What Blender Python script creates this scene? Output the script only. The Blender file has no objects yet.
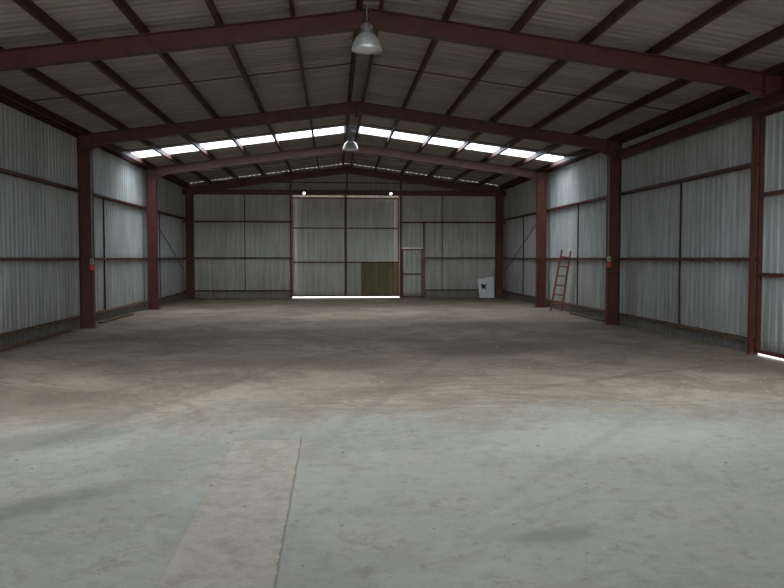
import bpy, bmesh, math, random
from mathutils import Vector, Matrix
random.seed(7)
S = bpy.context.scene
V = Vector

# ------------------------------------------------------------------ materials
def new_mat(name):
    m = bpy.data.materials.new(name); m.use_nodes = True
    nt = m.node_tree
    b = nt.nodes['Principled BSDF']
    return m, nt, b
def N(nt, t, **kw):
    n = nt.nodes.new(t)
    for k, v in kw.items():
        setattr(n, k, v)
    return n
def L(nt, a, b): nt.links.new(a, b)
def setin(nt, sock, v):
    if isinstance(v, bpy.types.NodeSocket): nt.links.new(v, sock)
    else: sock.default_value = v
def math_(nt, op, a, b=0.0, c=0.0, clamp=False):
    n = N(nt, 'ShaderNodeMath', operation=op); n.use_clamp = clamp
    setin(nt, n.inputs[0], a); setin(nt, n.inputs[1], b); setin(nt, n.inputs[2], c)
    return n.outputs[0]
def mix(nt, f, a, b, bt='MIX'):
    n = N(nt, 'ShaderNodeMix', data_type='RGBA', blend_type=bt)
    setin(nt, n.inputs['Factor'], f)
    for s, v in ((n.inputs[6], a), (n.inputs[7], b)):
        if isinstance(v, bpy.types.NodeSocket): nt.links.new(v, s)
        else: s.default_value = (v[0], v[1], v[2], 1)
    return n.outputs[2]
def noise(nt, vec, scale, detail=4, rough=0.55, dist=0.0):
    n = N(nt, 'ShaderNodeTexNoise'); n.inputs['Scale'].default_value = scale
    n.inputs['Detail'].default_value = detail; n.inputs['Roughness'].default_value = rough
    n.inputs['Distortion'].default_value = dist
    L(nt, vec, n.inputs['Vector']); return n.outputs['Fac']
def remap(nt, v, a, b, c=0.0, d=1.0, smooth=True):
    n = N(nt, 'ShaderNodeMapRange'); n.clamp = True
    if smooth: n.interpolation_type = 'SMOOTHSTEP'
    setin(nt, n.inputs[0], v)
    for i, x in enumerate((a, b, c, d)): n.inputs[i+1].default_value = x
    return n.outputs[0]
def pos(nt):
    g = N(nt, 'ShaderNodeNewGeometry'); s = N(nt, 'ShaderNodeSeparateXYZ')
    L(nt, g.outputs['Position'], s.inputs[0])
    return g.outputs['Position'], s.outputs
def comb(nt, x, y, z):
    n = N(nt, 'ShaderNodeCombineXYZ')
    setin(nt, n.inputs[0], x); setin(nt, n.inputs[1], y); setin(nt, n.inputs[2], z)
    return n.outputs[0]
def white(nt, v):
    n = N(nt, 'ShaderNodeTexWhiteNoise', noise_dimensions='1D'); setin(nt, n.inputs['W'], v)
    return n.outputs['Value']

def sheet_mat(name, colA, colB, rust=(0.16, 0.09, 0.05), dirt=0.5, roof=False):
    m, nt, b = new_mat(name)
    P, xyz = pos(nt)
    u = xyz[1] if roof else math_(nt, 'ADD', xyz[0], xyz[1])
    w = white(nt, math_(nt, 'FLOOR', math_(nt, 'DIVIDE', u, 0.76)))
    base = mix(nt, w, colA, colB)
    if roof: sv = comb(nt, math_(nt, 'MULTIPLY', xyz[0], 0.5), math_(nt, 'MULTIPLY', xyz[1], 5.0), 0.0)
    else: sv = comb(nt, math_(nt, 'MULTIPLY', u, 7.0), math_(nt, 'MULTIPLY', xyz[2], 0.45), 0.0)
    st = remap(nt, noise(nt, sv, 1.0, 5, 0.65), 0.35, 0.72)
    base = mix(nt, math_(nt, 'MULTIPLY', st, 0.5), base, [c*0.5 for c in colA])
    bl = remap(nt, noise(nt, P, 0.9, 6, 0.65), 0.46, 0.66)
    base = mix(nt, math_(nt, 'MULTIPLY', bl, 0.34), base, [c*k for c, k in zip(colB, (0.60, 0.57, 0.52))])
    if not roof:
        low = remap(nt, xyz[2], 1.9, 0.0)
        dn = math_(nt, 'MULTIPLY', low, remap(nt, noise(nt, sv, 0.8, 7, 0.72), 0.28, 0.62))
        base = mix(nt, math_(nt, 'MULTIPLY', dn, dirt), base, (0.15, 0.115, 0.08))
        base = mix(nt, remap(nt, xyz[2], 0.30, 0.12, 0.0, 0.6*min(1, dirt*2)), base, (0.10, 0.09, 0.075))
        rs = remap(nt, noise(nt, sv, 0.55, 6, 0.7), 0.60, 0.74)
        base = mix(nt, math_(nt, 'MULTIPLY', rs, 0.6), base, rust)
    L(nt, base, b.inputs['Base Color'])
    b.inputs['Roughness'].default_value = 0.55
    b.inputs['Metallic'].default_value = 0.0
    b.inputs['Specular IOR Level'].default_value = 0.35
    return m

def plain(name, col, rough=0.6, metal=0.0, var=0.25, scale=4.0, spec=0.4):
    m, nt, b = new_mat(name)
    P, _ = pos(nt)
    f = remap(nt, noise(nt, P, scale, 6, 0.65), 0.3, 0.75)
    c = mix(nt, f, col, [x*(1-var) for x in col])
    L(nt, c, b.inputs['Base Color'])
    b.inputs['Roughness'].default_value = rough
    b.inputs['Metallic'].default_value = metal
    b.inputs['Specular IOR Level'].default_value = spec
    return m

M_wall = sheet_mat('weathered_sheet', (0.48, 0.51, 0.505), (0.60, 0.62, 0.61), dirt=0.6)
M_back = sheet_mat('weathered_sheet_back', (0.56, 0.57, 0.51), (0.65, 0.65, 0.59))
M_door = sheet_mat('door_sheet', (0.57, 0.58, 0.52), (0.66, 0.66, 0.60), dirt=0.4)
M_grey = sheet_mat('grey_patch_sheet', (0.46, 0.47, 0.43), (0.50, 0.51, 0.47), dirt=0.2)
M_olive = sheet_mat('olive_sheet', (0.16, 0.14, 0.055), (0.19, 0.165, 0.065), dirt=0.2)
M_roof = sheet_mat('roof_sheet', (0.39, 0.36, 0.325), (0.49, 0.46, 0.415), roof=True)
M_steel = plain('red_oxide_steel', (0.115, 0.031, 0.023), 0.5, var=0.4)
M_purlin = plain('dark_red_purlin', (0.075, 0.025, 0.022), 0.55, var=0.35)
M_timber = plain('dusty_timber', (0.16, 0.095, 0.06), 0.8, var=0.5, scale=6)
M_ladder = plain('stained_ladder_timber', (0.25, 0.095, 0.045), 0.6, var=0.3, scale=9)
M_alu = plain('spun_aluminium', (0.80, 0.82, 0.82), 0.35, metal=0.45, var=0.12, scale=12)
M_cast = plain('cast_housing', (0.35, 0.36, 0.36), 0.5, metal=0.3)
M_white = plain('white_board', (0.75, 0.76, 0.76), 0.5, var=0.08)
M_black = plain('black_mark', (0.02, 0.02, 0.022), 0.5)
M_orange = plain('orange_switch', (0.60, 0.10, 0.03), 0.45, var=0.1)
M_swgrey = plain('switch_grey', (0.5, 0.5, 0.48), 0.5, var=0.1)
M_conduit = plain('conduit', (0.35, 0.34, 0.32), 0.5)
M_stone = plain('debris', (0.50, 0.44, 0.36), 0.9, var=0.75, scale=30)
M_ground = plain('outside_gravel', (0.50, 0.47, 0.42), 0.95, var=0.3, scale=1.5)

# lens glass
M_glass, nt, b = new_mat('lamp_glass')
b.inputs['Base Color'].default_value = (0.8, 0.83, 0.83, 1); b.inputs['Roughness'].default_value = 0.15
b.inputs['Specular IOR Level'].default_value = 0.8

# translucent fibreglass: lets the sky through
M_sky = bpy.data.materials.new('fibreglass_skylight'); M_sky.use_nodes = True
nt = M_sky.node_tree; nt.nodes.clear()
o = N(nt, 'ShaderNodeOutputMaterial'); mx = N(nt, 'ShaderNodeMixShader'); mx.inputs[0].default_value = 0.15
t = N(nt, 'ShaderNodeBsdfTransparent'); t.inputs[0].default_value = (0.90, 0.94, 1.0, 1)
d = N(nt, 'ShaderNodeBsdfTranslucent'); d.inputs[0].default_value = (0.9, 0.93, 0.97, 1)
L(nt, t.outputs[0], mx.inputs[1]); L(nt, d.outputs[0], mx.inputs[2]); L(nt, mx.outputs[0], o.inputs[0])

# concrete floor
M_floor, nt, b = new_mat('old_concrete')
P, xyz = pos(nt)
x, y = xyz[0], xyz[1]
n1 = noise(nt, P, 0.35, 6, 0.6, 0.4)
n2 = noise(nt, P, 1.6, 8, 0.68)
n3 = noise(nt, P, 9.0, 8, 0.75)
n4 = noise(nt, P, 70.0, 4, 0.7)
n5 = noise(nt, P, 0.8, 10, 0.75, 0.8)
n6 = noise(nt, P, 0.28, 12, 0.78, 1.5)
n7 = noise(nt, P, 3.2, 12, 0.8, 0.3)
yn = math_(nt, 'ADD', y, math_(nt, 'MULTIPLY', math_(nt, 'SUBTRACT', n5, 0.5), 5.5))
back = remap(nt, yn, 6.8, 8.8)
front_c = mix(nt, remap(nt, n1, 0.35, 0.65), (0.212, 0.214, 0.183), (0.262, 0.260, 0.222))
front_c = mix(nt, math_(nt, 'MULTIPLY', remap(nt, n2, 0.44, 0.60), 0.5), front_c, (0.258, 0.230, 0.180))
back_c = mix(nt, remap(nt, n1, 0.38, 0.62), (0.250, 0.202, 0.142), (0.330, 0.274, 0.202))
back_c = mix(nt, math_(nt, 'MULTIPLY', remap(nt, n5, 0.47, 0.56), 0.65), back_c, (0.170, 0.132, 0.090))
back_c = mix(nt, math_(nt, 'MULTIPLY', remap(nt, n6, 0.52, 0.57), 0.5), back_c, (0.135, 0.103, 0.069))
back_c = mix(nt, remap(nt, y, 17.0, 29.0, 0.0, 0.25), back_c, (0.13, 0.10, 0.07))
col = mix(nt, math_(nt, 'MULTIPLY', back, 0.94), front_c, back_c)
col = mix(nt, math_(nt, 'MULTIPLY', remap(nt, n6, 0.47, 0.52), 0.22), col, (0.13, 0.112, 0.085))
col = mix(nt, math_(nt, 'MULTIPLY', remap(nt, n7, 0.54, 0.62), 0.42), col, (0.14, 0.12, 0.092))
col = mix(nt, math_(nt, 'MULTIPLY', remap(nt, n7, 0.44, 0.34), 0.40), col, (0.34, 0.315, 0.26))
col = mix(nt, math_(nt, 'MULTIPLY', remap(nt, n3, 0.52, 0.66), 0.32), col, (0.12, 0.105, 0.083))
col = mix(nt, math_(nt, 'MULTIPLY', remap(nt, n4, 0.58, 0.68), 0.40), col, (0.46, 0.42, 0.35))
def ell(cx, cy, rx, ry, ang, soft=0.5):
    dx = math_(nt, 'SUBTRACT', x, cx); dy = math_(nt, 'SUBTRACT', y, cy)
    c, s = math.cos(ang), math.sin(ang)
    a = math_(nt, 'DIVIDE', math_(nt, 'ADD', math_(nt, 'MULTIPLY', dx, c), math_(nt, 'MULTIPLY', dy, s)), rx)
    bb = math_(nt, 'DIVIDE', math_(nt, 'SUBTRACT', math_(nt, 'MULTIPLY', dy, c), math_(nt, 'MULTIPLY', dx, s)), ry)
    r = math_(nt, 'SQRT', math_(nt, 'ADD', math_(nt, 'MULTIPLY', a, a), math_(nt, 'MULTIPLY', bb, bb)))
    r = math_(nt, 'ADD', r, math_(nt, 'MULTIPLY', math_(nt, 'SUBTRACT', n7, 0.5), 2.4))
    r = math_(nt, 'ADD', r, math_(nt, 'MULTIPLY', math_(nt, 'SUBTRACT', n5, 0.5), 1.2))
    return remap(nt, r, 1.0 + soft*0.5, 1.0 - soft)
for (cx, cy, rx, ry, an, k, c) in [
    (-2.6, 4.9, 0.9, 0.20, 0.75, 0.6, (0.10, 0.10, 0.085)),
    (0.7, 4.25, 0.30, 0.12, 0.3, 0.5, (0.11, 0.10, 0.085)),
    (-4.2, 8.6, 1.8, 0.9, 0.2, 0.6, (0.13, 0.105, 0.075)),
    (2.3, 13.2, 1.8, 1.0, 0.4, 0.65, (0.115, 0.085, 0.055)),
    (-1.0, 11.5, 2.1, 0.7, -0.2, 0.55, (0.135, 0.10, 0.065)),
    (3.0, 18.0, 1.8, 1.3, 0.1, 0.55, (0.12, 0.09, 0.06)),
    (-3.5, 16.0, 1.5, 1.3, 0.1, 0.55, (0.12, 0.09, 0.06)),
    (-3.2, 6.8, 1.0, 0.35, 0.5, 0.5, (0.12, 0.115, 0.09)),
    (-0.2, 9.0, 0.7, 0.3, 0.2, 0.5, (0.12, 0.10, 0.075)),
    (1.9, 6.6, 1.5, 0.7, 0.2, 0.4, (0.33, 0.325, 0.285))]:
    col = mix(nt, math_(nt, 'MULTIPLY', ell(cx, cy, rx, ry, an, 0.6), k), col, c)
# faint long scuffs left by wheels
for (cx, cy, rx, ry, an, k) in [(-2.0, 9.5, 4.5, 0.10, 1.2, 0.35), (0.4, 9.8, 4.5, 0.10, 1.25, 0.3), (1.8, 6.5, 2.5, 0.07, 0.9, 0.2), (3.4, 10.0, 3.5, 0.10, 0.5, 0.35)]:
    col = mix(nt, math_(nt, 'MULTIPLY', ell(cx, cy, rx, ry, an, 0.8), k), col, (0.10, 0.09, 0.07))
# infilled trench strip
def band(v, a, bnd, e):
    return math_(nt, 'MULTIPLY', remap(nt, v, a-e, a+e), remap(nt, v, bnd+e, bnd-e))
xw = math_(nt, 'ADD', x, math_(nt, 'MULTIPLY', math_(nt, 'SUBTRACT', n3, 0.5), 0.05))
strip = math_(nt, 'MULTIPLY', band(xw, -1.42, -0.84, 0.015), remap(nt, math_(nt, 'ADD', y, math_(nt, 'MULTIPLY', n3, 0.06)), 6.76, 6.72))
sc = mix(nt, remap(nt, n3, 0.35, 0.7), (0.290, 0.258, 0.205), (0.220, 0.193, 0.150))
sc = mix(nt, math_(nt, 'MULTIPLY', remap(nt, n4, 0.5, 0.7), 0.5), sc, (0.36, 0.33, 0.27))
sc = mix(nt, math_(nt, 'MULTIPLY', remap(nt, n7, 0.50, 0.60), 0.45), sc, (0.160, 0.140, 0.11))
col = mix(nt, math_(nt, 'MULTIPLY', strip, 0.75), col, sc)
crack = band(xw, -0.845, -0.833, 0.006)
crack = math_(nt, 'MULTIPLY', crack, remap(nt, y, 6.9, 6.7))
crl = math_(nt, 'MULTIPLY', math_(nt, 'MULTIPLY', band(xw, -1.425, -1.417, 0.006), remap(nt, y, 6.9, 6.7)), 0.3)
endc = math_(nt, 'MULTIPLY', band(math_(nt, 'ADD', y, math_(nt, 'MULTIPLY', n3, 0.06)), 6.74, 6.76, 0.008), band(x, -1.42, -0.84, 0.01))
j1 = band(math_(nt, 'ADD', y, math_(nt, 'MULTIPLY', n3, 0.08)), 8.02, 8.05, 0.02)
j2 = band(math_(nt, 'ADD', y, math_(nt, 'MULTIPLY', n3, 0.05)), 14.6, 14.63, 0.02)
lines = math_(nt, 'MAXIMUM', math_(nt, 'MAXIMUM', math_(nt, 'MAXIMUM', crack, crl), math_(nt, 'MULTIPLY', endc, 0.6)), math_(nt, 'MULTIPLY', math_(nt, 'MAXIMUM', j1, j2), 0.4))
col = mix(nt, math_(nt, 'MULTIPLY', lines, 0.7), col, (0.08, 0.07, 0.055))
L(nt, col, b.inputs['Base Color'])
L(nt, remap(nt, n3, 0.3, 0.7, 0.62, 0.85), b.inputs['Roughness'])
b.inputs['Specular IOR Level'].default_value = 0.22
bp = N(nt, 'ShaderNodeBump'); bp.inputs['Strength'].default_value = 0.2; bp.inputs['Distance'].default_value = 0.008
hgt = math_(nt, 'SUBTRACT', math_(nt, 'ADD', n3, math_(nt, 'MULTIPLY', n4, 0.3)), lines)
L(nt, hgt, bp.inputs['Height']); L(nt, bp.outputs[0], b.inputs['Normal'])

# ------------------------------------------------------------------ mesh tools
class Mesh:
    def __init__(self, name):
        self.name = name; self.bm = bmesh.new(); self.mats = []
    def mi(self, m):
        if m not in self.mats: self.mats.append(m)
        return self.mats.index(m)
    def hull(self, vs, faces, mat, smooth=False):
        k = self.mi(mat); bv = [self.bm.verts.new(v) for v in vs]
        for f in faces:
            try:
                fc = self.bm.faces.new([bv[i] for i in f]); fc.material_index = k; fc.smooth = smooth
            except ValueError: pass
    def obox(self, c, a, b_, c_, mat):
        c = V(c)
        vs = [c+a*i+b_*j+c_*k for i in (-1, 1) for j in (-1, 1) for k in (-1, 1)]
        self.hull(vs, [(0,1,3,2),(4,6,7,5),(0,4,5,1),(2,3,7,6),(0,2,6,4),(1,5,7,3)], mat)
    def box(self, x0, x1, y0, y1, z0, z1, mat):
        self.obox(((x0+x1)/2, (y0+y1)/2, (z0+z1)/2), V((abs(x1-x0)/2,0,0)), V((0,abs(y1-y0)/2,0)), V((0,0,abs(z1-z0)/2)), mat)
    def frame(self, p0, p1, dd):
        p0, p1 = V(p0), V(p1); a = (p1-p0).normalized(); dd = V(dd)
        d = (dd - a*dd.dot(a)).normalized(); w = a.cross(d)
        return p0, p1, a, d, w
    def bar(self, p0, p1, dd, dep, wid, mat):
        p0, p1, a, d, w = self.frame(p0, p1, dd)
        self.obox((p0+p1)/2, a*((p1-p0).length/2), d*(dep/2), w*(wid/2), mat)
    def ibeam(self, p0, p1, dd, dep, wid, mat, tf=0.012, tw=0.009):
        p0, p1, a, d, w = self.frame(p0, p1, dd); h = (p1-p0).length/2; c = (p0+p1)/2
        self.obox(c, a*h, d*(dep/2-tf), w*(tw/2), mat)
        for s in (-1, 1): self.obox(c+d*s*(dep/2-tf/2), a*h, d*(tf/2), w*(wid/2), mat)
    def cbeam(self, p0, p1, dd, dep, wid, mat, t=0.006, flip=1):
        p0, p1, a, d, w = self.frame(p0, p1, dd); h = (p1-p0).length/2; c = (p0+p1)/2
        self.obox(c - w*flip*(wid/2-t/2), a*h, d*(dep/2), w*(t/2), mat)
        for s in (-1, 1):
            self.obox(c+d*s*(dep/2-t/2), a*h, d*(t/2), w*(wid/2), mat)
            self.obox(c+d*s*(dep/2-0.012)+w*flip*(wid/2-t/2), a*h, d*0.012, w*(t/2), mat)
    def rod(self, p0, p1, r, mat, n=8):
        p0, p1 = V(p0), V(p1); a = (p1-p0).normalized()
        u = a.orthogonal().normalized(); w = a.cross(u)
        ring = [u*math.cos(2*math.pi*i/n)*r + w*math.sin(2*math.pi*i/n)*r for i in range(n)]
        vs = [p0+q for q in ring]+[p1+q for q in ring]
        fs = [(i, (i+1) % n, n+(i+1) % n, n+i) for i in range(n)] + [tuple(range(n))[::-1], tuple(range(n, 2*n))]
        self.hull(vs, fs, mat, True)
    def lathe(self, c, prof, mat, n=40):
        c = V(c); vs = []
        for r, z in prof:
            for i in range(n):
                t = 2*math.pi*i/n; vs.append(c+V((r*math.cos(t), r*math.sin(t), z)))
        fs = []
        for k in range(len(prof)-1):
            for i in range(n):
                fs.append((k*n+i, k*n+(i+1) % n, (k+1)*n+(i+1) % n, (k+1)*n+i))
        self.hull(vs, fs, mat, True)
    def done(self, parent=None):
        me = bpy.data.meshes.new(self.name); self.bm.normal_update(); self.bm.to_mesh(me); self.bm.free()
        for m in self.mats: me.materials.append(m)
        ob = bpy.data.objects.new(self.name, me); S.collection.objects.link(ob)
        if parent: ob.parent = parent
        return ob

PITCH, RIB = 0.19, 0.029
def profile(a, b_):
    pts = []; u = math.floor(a/PITCH)*PITCH
    while u < b_:
        for du, o in ((0, 0), (0.118, 0), (0.132, 1), (0.168, 1), (0.182, 0)):
            q = u+du
            if a <= q <= b_: pts.append((q, o*RIB))
        u += PITCH
    return [(a, 0)] + pts + [(b_, 0)]
def wall_sheet(M, axis, a, b_, fixed, out, z0, z1, mat):
    """axis 'y': sheet at x=fixed; axis 'x': sheet at y=fixed; out = outward sign"""
    k = M.mi(mat); prev = None
    for u, o in profile(a, b_):
        f = fixed+out*o
        zz0 = z0(u) if callable(z0) else z0; zz1 = z1(u) if callable(z1) else z1
        p = (f, u) if axis == 'y' else (u, f)
        v = (M.bm.verts.new((p[0], p[1], zz0)), M.bm.verts.new((p[0], p[1], zz1)))
        if prev:
            fc = M.bm.faces.new((prev[0], v[0], v[1], prev[1])); fc.material_index = k
        prev = v

# ------------------------------------------------------------------ dimensions
CAMX = -0.55
HW = 6.15                    # column centre lines
WX = 6.45                    # sheeting plane
SL = 0.135
RZ = 5.22                    # top of rafter at ridge
FR = [-13.95, -7.6, -1.4, 4.95, 11.3, 17.88, 24.25, 30.45]
Y0, Y1 = -14.15, 30.72
def roofz(x): return RZ + 0.165 - SL*abs(x)
SKY = [(22.0, 23.1), (6.6, 8.2), (-4.6, -2.8)]  # only the first is in view; the rest are unseen, added for light

# ------------------------------------------------------------------ floor & ground
F = Mesh('floor'); F.box(-6.5, 6.5, Y0, Y1+0.05, -0.15, 0.0, M_floor); F.done()
G = Mesh('ground_outside')
G.hull([(-90,-90,-0.06),(90,-90,-0.06),(90,120,-0.06),(-90,120,-0.06)], [(0,1,2,3)], M_ground); G.done()

# ------------------------------------------------------------------ roof
C = Mesh('ceiling'); K = Mesh('skylight_and_added_strips')
def roof_seg(M, ya, yb, mat):
    k = M.mi(mat)
    for s in (-1, 1):
        prev = None
        for u, o in profile(ya, yb):
            v = (M.bm.verts.new((0.0, u, roofz(0)+o)), M.bm.verts.new((s*6.62, u, roofz(6.62)+o)))
            if prev:
                fc = M.bm.faces.new((prev[0], v[0], v[1], prev[1])); fc.material_index = k
            prev = v
cur = Y0
for a, b_ in sorted(SKY):
    roof_seg(C, cur, a, M_roof); roof_seg(K, a, b_, M_sky); cur = b_
roof_seg(C, cur, Y1+0.05, M_roof)
for s in (-1, 1):
    C.bar((s*0.12, Y0, roofz(0.12)+0.05), (s*0.12, Y1, roofz(0.12)+0.05), (1, 0, -SL*s), 0.26, 0.006, M_roof)
ceil = C.done(); sky = K.done()

# ------------------------------------------------------------------ purlins
Pn = Mesh('roof_purlins')
PU = [0.16, 1.12, 2.18, 3.25, 4.30, 5.35, 6.2]
for s in (-1, 1):
    nrm = V((s*SL, 0, 1)).normalized()
    for u in PU:
        z = roofz(u) - 0.085
        Pn.cbeam((s*u, Y0+0.05, z), (s*u, Y1-0.05, z), nrm, 0.15, 0.062, M_purlin, flip=s)
    # bridging rods between purlins
    for i in range(len(FR)-1):
        ym = (FR[i]+FR[i+1])/2
        Pn.rod((s*0.16, ym, roofz(0.16)-0.09), (s*6.2, ym, roofz(6.2)-0.09), 0.011, M_purlin)
Pn.done()

# ------------------------------------------------------------------ portal frames
def portal(y, right_col=True, n=0):
    E = Mesh('portal_frame')
    RD = 0.26
    for s in (-1, 1):
        zc = RZ - RD/2
        E.ibeam(V((0, y, zc)), V((s*6.0, y, zc-SL*6.0)), (0, 0, 1), RD, 0.15, M_steel)
        # apex & eave plates
        E.box(s*0.002, s*0.022, y-0.085, y+0.085, RZ-RD-0.09, RZ+0.0, M_steel)
        E.box(s*5.985, s*6.0, y-0.085, y+0.085, RZ-SL*6-RD-0.10, RZ-SL*6+0.01, M_steel)
        # haunch gusset at eave
        E.hull([(s*5.99, y-0.005, RZ-SL*6-RD), (s*5.99, y-0.005, RZ-SL*6-RD-0.10), (s*5.6, y-0.005, RZ-SL*5.6-RD),
                (s*5.99, y+0.005, RZ-SL*6-RD), (s*5.99, y+0.005, RZ-SL*6-RD-0.10), (s*5.6, y+0.005, RZ-SL*5.6-RD)],
               [(0,1,2),(3,5,4),(0,3,4,1),(1,4,5,2),(2,5,3,0)], M_steel)
        # purlin cleats
        for u in PU[1:-1]:
            E.box(s*u-0.045, s*u-0.039, y-0.05, y+0.05, RZ-SL*u-0.01, RZ-SL*u+0.12, M_steel)
        # apex bolts
        for bz in (0.04, 0.14, 0.24, 0.31):
            for by in (-0.055, 0.055):
                E.rod((s*0.02, y+by, RZ-bz), (s*0.045, y+by, RZ-bz), 0.013, M_steel, 6)
                E.rod((s*5.96, y+by, RZ-SL*6-bz), (s*5.985, y+by, RZ-SL*6-bz), 0.013, M_steel, 6)
        if s == 1 and not right_col:
            # stub bearing on the door header
            E.ibeam((6.15, y, 4.14), (6.15, y, RZ-SL*6.15), (1, 0, 0), 0.30, 0.15, M_steel)
            continue
        E.ibeam((s*HW, y, 0.012), (s*HW, y, RZ-SL*HW-0.01), (1, 0, 0), 0.30, 0.16, M_steel, tf=0.014)
        E.box(s*(HW-0.2), s*(HW+0.2), y-0.12, y+0.12, 0.0, 0.016, M_steel)
        for dz in (RZ-SL*HW-RD-0.02,):
            E.box(s*(HW-0.14), s*(HW+0.14), y-0.075, y+0.075, dz, dz+0.012, M_steel)
        for bx in (-0.09, 0.09):
            for by in (-0.085, 0.085):
                E.rod((s*HW+bx, y+by, 0.01), (s*HW+bx, y+by, 0.06), 0.012, M_steel, 6)
    return E.done()
for i, y in enumerate(FR): portal(y, right_col=(i not in (4,)))

# ------------------------------------------------------------------ side walls
def side(s, name):
    W = Mesh(name)
    X = s*WX
    gx = s*(WX-0.075)
    top = roofz(WX)-0.01
    G3 = [0.24, 1.58, 3.14]
    if s < 0:
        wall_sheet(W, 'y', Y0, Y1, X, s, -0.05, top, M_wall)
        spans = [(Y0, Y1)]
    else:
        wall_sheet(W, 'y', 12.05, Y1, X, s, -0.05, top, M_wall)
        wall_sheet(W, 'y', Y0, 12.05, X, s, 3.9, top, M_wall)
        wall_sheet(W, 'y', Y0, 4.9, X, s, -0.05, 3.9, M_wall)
        spans = [(12.05, Y1), (Y0, 4.9)]
    for a, b_ in spans:
        for z in G3:
            if z > 1:
                W.cbeam((gx, a, z), (gx, b_, z), (1, 0, 0), 0.13, 0.06, M_steel, flip=1)
            else:
                W.cbeam((gx, a, z), (gx, b_, z), (1, 0, 0), 0.13, 0.05, M_timber, flip=1)
    W.cbeam((gx, Y0, 4.40), (gx, Y1, 4.40), (1, 0, 0), 0.13, 0.07, M_purlin, flip=1)
    # sag rods / lap posts
    for i in range(len(FR)-1):
        for fr in ((0.36,) if s < 0 else (0.55,)):
            ym = FR[i]+(FR[i+1]-FR[i])*fr
            if s > 0 and ym < 12.3: continue
            W.bar((s*(WX-0.02), ym, 0.24), (s*(WX-0.02), ym, 3.14), (1, 0, 0), 0.03, 0.025, M_purlin)
    # diagonal brace rods in the last bay
    W.rod((s*6.3, 24.4, 3.1), (s*6.3, 30.3, 1.0), 0.012, M_purlin)
    return W.done()
wl = side(-1, 'wall_left'); wr = side(1, 'wall_right')

# eave/door header on the right wall
H = Mesh('trim_door_header')
H.ibeam((6.18, 4.9, 4.02), (6.18, 17.75, 4.02), (0, 0, 1), 0.19, 0.16, M_steel)
H.cbeam((6.36, 4.9, 4.10), (6.36, 12.0, 4.10), (0, 0, 1), 0.12, 0.07, M_purlin)
H.done()

# right sliding doors
D = Mesh('door_1')
def leaf(M, ya, yb, X):
    wall_sheet(M, 'y', ya, yb, X+0.04, 1, 0.05, 3.93, M_wall)
    for yy in (ya+0.03, yb-0.03): M.box(X-0.035, X+0.035, yy-0.03, yy+0.03, 0.04, 3.95, M_steel)
    for z in (0.07, 1.33, 2.63, 3.92): M.box(X-0.03, X+0.03, ya, yb, z-0.03, z+0.03, M_steel)
leaf(D, 8.55, 12.05, 6.42); D.done()
D = Mesh('door_2'); leaf(D, 4.95, 8.55, 6.42); D.done()
T = Mesh('trim_door_post'); T.box(6.30, 6.37, 12.05, 12.12, 0.0, 3.93, M_steel); T.done()

# ------------------------------------------------------------------ back wall
B = Mesh('wall_back')
YB = Y1
OX = -0.18
DX0, DX1 = -2.0+OX, 2.28+OX
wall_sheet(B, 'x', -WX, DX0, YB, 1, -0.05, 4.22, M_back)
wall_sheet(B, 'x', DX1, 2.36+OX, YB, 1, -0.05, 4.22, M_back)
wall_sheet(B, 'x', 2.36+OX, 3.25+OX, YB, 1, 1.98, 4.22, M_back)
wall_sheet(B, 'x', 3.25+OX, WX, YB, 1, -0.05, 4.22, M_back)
wall_sheet(B, 'x', -WX, WX, YB, 1, 4.22, lambda u: roofz(u)-0.005, M_roof)
gy = YB-0.07
for z, mt in ((0.30, M_timber), (1.60, M_steel), (3.04, M_steel)):
    B.cbeam((-WX, gy, z), (DX0, gy, z), (0, 1, 0), 0.12, 0.06, mt)
    B.cbeam((3.28+OX, gy, z), (WX, gy, z), (0, 1, 0), 0.12, 0.06, mt)
for xx, za, zb in ((DX0-0.05, 0, 4.9), (DX1+0.06, 0, 4.9), (3.28+OX, 0, 3.04)):
    B.box(xx-0.035, xx+0.035, gy-0.05, gy+0.05, za, zb, M_steel)
for xx in (-4.05, 3.85):
    B.bar((xx, YB-0.03, 0.3), (xx, YB-0.03, 4.2), (0, 1, 0), 0.03, 0.03, M_purlin)
# horizontal rails across (door track) with small gaps where the hangers run
for a, b_ in ((-WX, -1.56+OX), (-1.47+OX, 1.90+OX), (1.99+OX, WX)):
    B.box(a, b_, gy-0.06, gy+0.03, 4.10, 4.26, M_steel)
B.box(-WX, WX, gy-0.08, gy+0.03, 4.24, 4.30, M_steel)
B.box(-5.6, 5.6, gy-0.03, gy+0.03, 4.58, 4.62, M_purlin)
B.box(-0.03, 0.03, gy-0.03, gy+0.03, 4.3, 5.2, M_steel)
B.done()

# big back sliding doors
def bigleaf(name, xa, xb, special=False):
    xa += OX; xb += OX
    D = Mesh(name); Y = YB+0.09
    if special:
        wall_sheet(D, 'x', xa, xb, Y+0.03, 1, 1.42, 4.16, M_door)
        wall_sheet(D, 'x', xa, 0.78+OX, Y+0.03, 1, 0.055, 1.42, M_grey)
        wall_sheet(D, 'x', 0.78+OX, xb, Y+0.03, 1, 0.055, 1.42, M_olive)
        D.box(0.76+OX, 0.79+OX, Y-0.03, Y+0.02, 0.055, 1.42, M_steel)
    else:
        wall_sheet(D, 'x', xa, xb, Y+0.03, 1, 0.055, 4.16, M_door)
    for xx in (xa+0.025, xb-0.025): D.box(xx-0.025, xx+0.025, Y-0.03, Y+0.04, 0.045, 4.14, M_steel)
    for z in (0.07, 1.43, 2.80, 4.0): D.box(xa, xb, Y-0.028, Y+0.018, z-0.025, z+0.025, M_steel)
    D.done()
bigleaf('door_3', -2.02, 0.13); bigleaf('door_4', 0.13, 2.30, True)

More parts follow.
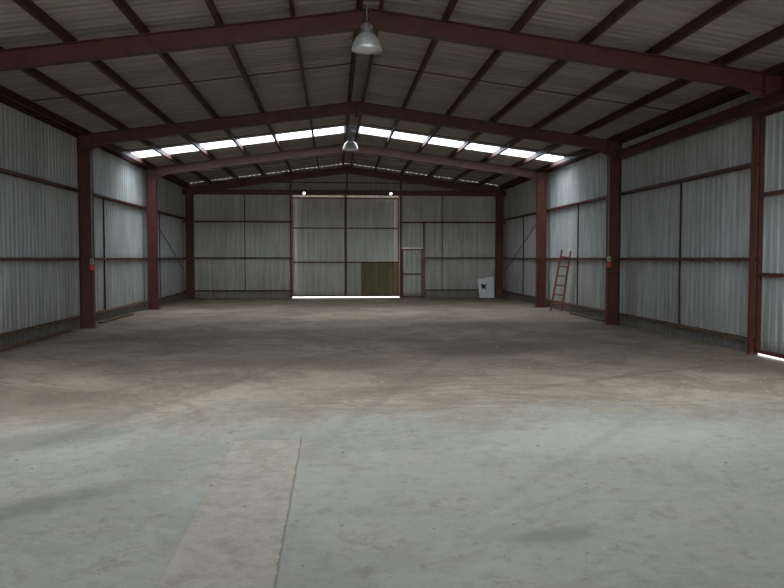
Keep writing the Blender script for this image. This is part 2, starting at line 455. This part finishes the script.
# personnel door
D = Mesh('door_5')
wall_sheet(D, 'x', 2.38+OX, 3.22+OX, YB-0.02, 1, 0.0, 1.98, M_door)
for xx in (2.40+OX, 3.21+OX): D.box(xx-0.03, xx+0.03, YB-0.07, YB-0.02, 0.0, 1.98, M_steel)
for z in (0.05, 0.95, 1.95): D.box(2.38+OX, 3.22+OX, YB-0.068, YB-0.022, z-0.03, z+0.03, M_steel)
D.box(2.46+OX, 2.50+OX, YB-0.10, YB-0.07, 1.0, 1.10, M_cast)
D.rod((2.48+OX, YB-0.10, 1.05), (2.60+OX, YB-0.10, 1.05), 0.01, M_alu)
D.done()
B = Mesh('trim_door_5'); B.box(2.30+OX, 3.30+OX, YB-0.1, YB-0.02, 3.0, 3.06, M_steel); B.done()

# front wall: gable with full-width open doorway behind the camera
Fw = Mesh('wall_front')
wall_sheet(Fw, 'x', -WX, WX, Y0, -1, 4.25, lambda u: roofz(u)-0.005, M_roof)
wall_sheet(Fw, 'x', -WX, -5.8, Y0, -1, 0.03, 4.25, M_back)
wall_sheet(Fw, 'x', 5.8, WX, Y0, -1, 0.03, 4.25, M_back)
Fw.box(-WX, WX, Y0+0.02, Y0+0.12, 4.18, 4.32, M_steel)
Fw.done()

# ------------------------------------------------------------------ high bay lamps
def lamp(y, ztop, zb, name='high_bay_lamp'):
    A = Mesh(name); c = V((-0.06, y, zb))
    A.lathe(c, [(0.198, 0.0), (0.215, 0.0), (0.219, 0.012), (0.213, 0.05), (0.196, 0.11), (0.165, 0.17), (0.125, 0.215), (0.09, 0.24), (0.075, 0.25)], M_alu)
    A.lathe(c, [(0.205, 0.012), (0.19, 0.11), (0.12, 0.208), (0.07, 0.235)], M_alu)
    A.lathe(c, [(0.0, -0.018), (0.1, -0.014), (0.17, -0.002), (0.2, 0.006)], M_glass)
    A.lathe(c, [(0.075, 0.25), (0.082, 0.255), (0.082, 0.30), (0.070, 0.31), (0.070, 0.36), (0.045, 0.385), (0.0, 0.39)], M_cast)
    for i in range(12):
        t = 2*math.pi*i/12
        u = V((math.cos(t), math.sin(t), 0)); w = V((-math.sin(t), math.cos(t), 0))
        A.obox(c+u*0.078+V((0, 0, 0.335)), u*0.01, w*0.003, V((0, 0, 0.022)), M_cast)
    A.rod(c+V((0, 0, 0.385)), V((-0.06, y, ztop)), 0.012, M_cast)
    A.box(-0.18, 0.18, y-0.02, y+0.02, ztop-0.01, ztop+0.015, M_cast)
    return A.done()
lamp(11.08, 5.23, 4.57)
lamp(21.4, 5.23, 4.60)

# ------------------------------------------------------------------ ladder
A = Mesh('wooden_ladder')
a0, a1 = V((6.16, 22.0, 0.03)), V((6.27, 21.55, 1.80))
b0, b1 = V((5.90, 22.25, 0.03)), V((6.09, 21.80, 1.84))
A.bar(a0, a1, (1, 0, 0), 0.035, 0.065, M_ladder); A.bar(b0, b1, (1, 0, 0), 0.035, 0.065, M_ladder)
for i in range(6):
    t = 0.12+i*0.155
    A.bar(a0.lerp(a1, t), b0.lerp(b1, t), (0, 1, 0.3), 0.05, 0.025, M_ladder)
A.done()

# ------------------------------------------------------------------ switch boxes on columns
def sw(s, z, name):
    A = Mesh(name)
    x0 = s*(HW-0.15)
    A.box(x0-0.04, x0+0.04, 17.72, 17.795, z, z+0.13, M_orange)
    A.box(x0-0.035, x0+0.035, 17.72, 17.79, z+0.14, z+0.26, M_swgrey)
    A.rod((x0, 17.70, z+0.20), (x0, 17.73, z+0.20), 0.018, M_black)
    A.rod((x0, 17.775, z+0.26), (x0, 17.775, 4.0), 0.010, M_conduit)
    return A.done()
sw(-1, 1.32, 'switch_box'); sw(1, 1.38, 'switch_box')

# ------------------------------------------------------------------ leaning white board
A = Mesh('white_sign_board')
o = V((5.29, 30.12, 0.01)); R = V((0.60, 0.0, 0.0)); U = V((0, 0.22, 0.80)); n_ = R.cross(U).normalized()*0.008
pts = [o, o+R, o+R+U*1.05, o-R*0.1+U*0.92]
vs = [p-n_ for p in pts]+[p+n_ for p in pts]
A.hull(vs, [(0,1,2,3),(7,6,5,4),(0,4,5,1),(1,5,6,2),(2,6,7,3),(3,7,4,0)], M_white)
nn = R.cross(U).normalized()
nn = nn if nn.y < 0 else -nn
q = o+R*0.12+U*0.62+nn*0.012
A.hull([q, q+R*0.12+U*0.10, q+R*0.22+U*0.02, q+R*0.40+U*0.05, q+R*0.30-U*0.10, q+R*0.36-U*0.26, q+R*0.2-U*0.14, q+R*0.08-U*0.2], [tuple(range(8))], M_black)
A.done()

# loose boards resting on bottom rails / by the walls
A = Mesh('loose_timber_boards')
A.bar((-6.24, 13.2, 0.04), (-6.24, 16.9, 0.04), (1, 0, 0), 0.09, 0.05, M_timber)
A.bar((-6.22, 19.0, 0.03), (-6.18, 21.8, 0.03), (1, 0, 0), 0.12, 0.04, M_timber)
A.bar((6.22, 18.6, 0.03), (6.22, 21.3, 0.03), (1, 0, 0), 0.12, 0.04, M_timber)
A.done()

# ------------------------------------------------------------------ floor debris
A = Mesh('floor_debris'); k = A.mi(M_stone)
for i in range(420):
    y = 3.0+random.random()**1.4*15; x = random.uniform(-5.6, 5.8)
    r = random.uniform(0.006, 0.015)*(1+y*0.05)
    h = r*random.uniform(0.3, 0.7); an = random.random()*6.28; st = random.uniform(0.4, 1.0)
    n = 6; vs = []
    for j in range(n):
        t = an+j*2*math.pi/n; rr = r*random.uniform(0.7, 1.1)
        vs.append((x+rr*math.cos(t), y+rr*st*math.sin(t), 0.0))
    for j in range(n):
        t = an+j*2*math.pi/n; rr = r*0.6
        vs.append((x+rr*math.cos(t), y+rr*st*math.sin(t), h))
    A.hull(vs, [(j, (j+1) % n, n+(j+1) % n, n+j) for j in range(n)]+[tuple(range(n, 2*n))], M_stone)
A.done()

# ------------------------------------------------------------------ world & light : overcast sky, brighter overhead
w = bpy.data.worlds.new('overcast_sky'); S.world = w; w.use_nodes = True
nt = w.node_tree; bg = nt.nodes['Background']; bg.inputs[0].default_value = (0.93, 0.97, 1.0, 1)
tc = N(nt, 'ShaderNodeTexCoord'); sp = N(nt, 'ShaderNodeSeparateXYZ'); L(nt, tc.outputs['Generated'], sp.inputs[0])
zz = math_(nt, 'MAXIMUM', sp.outputs[2], 0.0)
L(nt, math_(nt, 'MULTIPLY_ADD', zz, 7.8, 6.0), bg.inputs[1])
def sky_light(name, loc, rot, sx, sy):
    l = bpy.data.lights.new(name, 'AREA'); l.shape = 'RECTANGLE'; l.size = sx; l.size_y = sy
    l.cycles.is_portal = True
    o = bpy.data.objects.new(name, l); o.location = loc; o.rotation_euler = rot; S.collection.objects.link(o)
sky_light('daylight_doorway', (0, Y0-0.15, 2.1), (math.radians(90), 0, 0), 12.8, 4.4)
for a, b_ in SKY:
    sky_light('daylight_roof', (0, (a+b_)/2, roofz(0)+0.12), (0, 0, 0), 13.2, b_-a)

# ------------------------------------------------------------------ camera
cam = bpy.data.cameras.new('camera'); cam.lens = 35.0; cam.sensor_width = 36; cam.clip_end = 500
co = bpy.data.objects.new('camera', cam); S.collection.objects.link(co); S.camera = co
co.location = (CAMX, 0, 1.6)
co.rotation_euler = (math.radians(90-2.7), 0, math.radians(-4.4))
S.view_settings.view_transform = 'Standard'
S.view_settings.exposure = 0.0
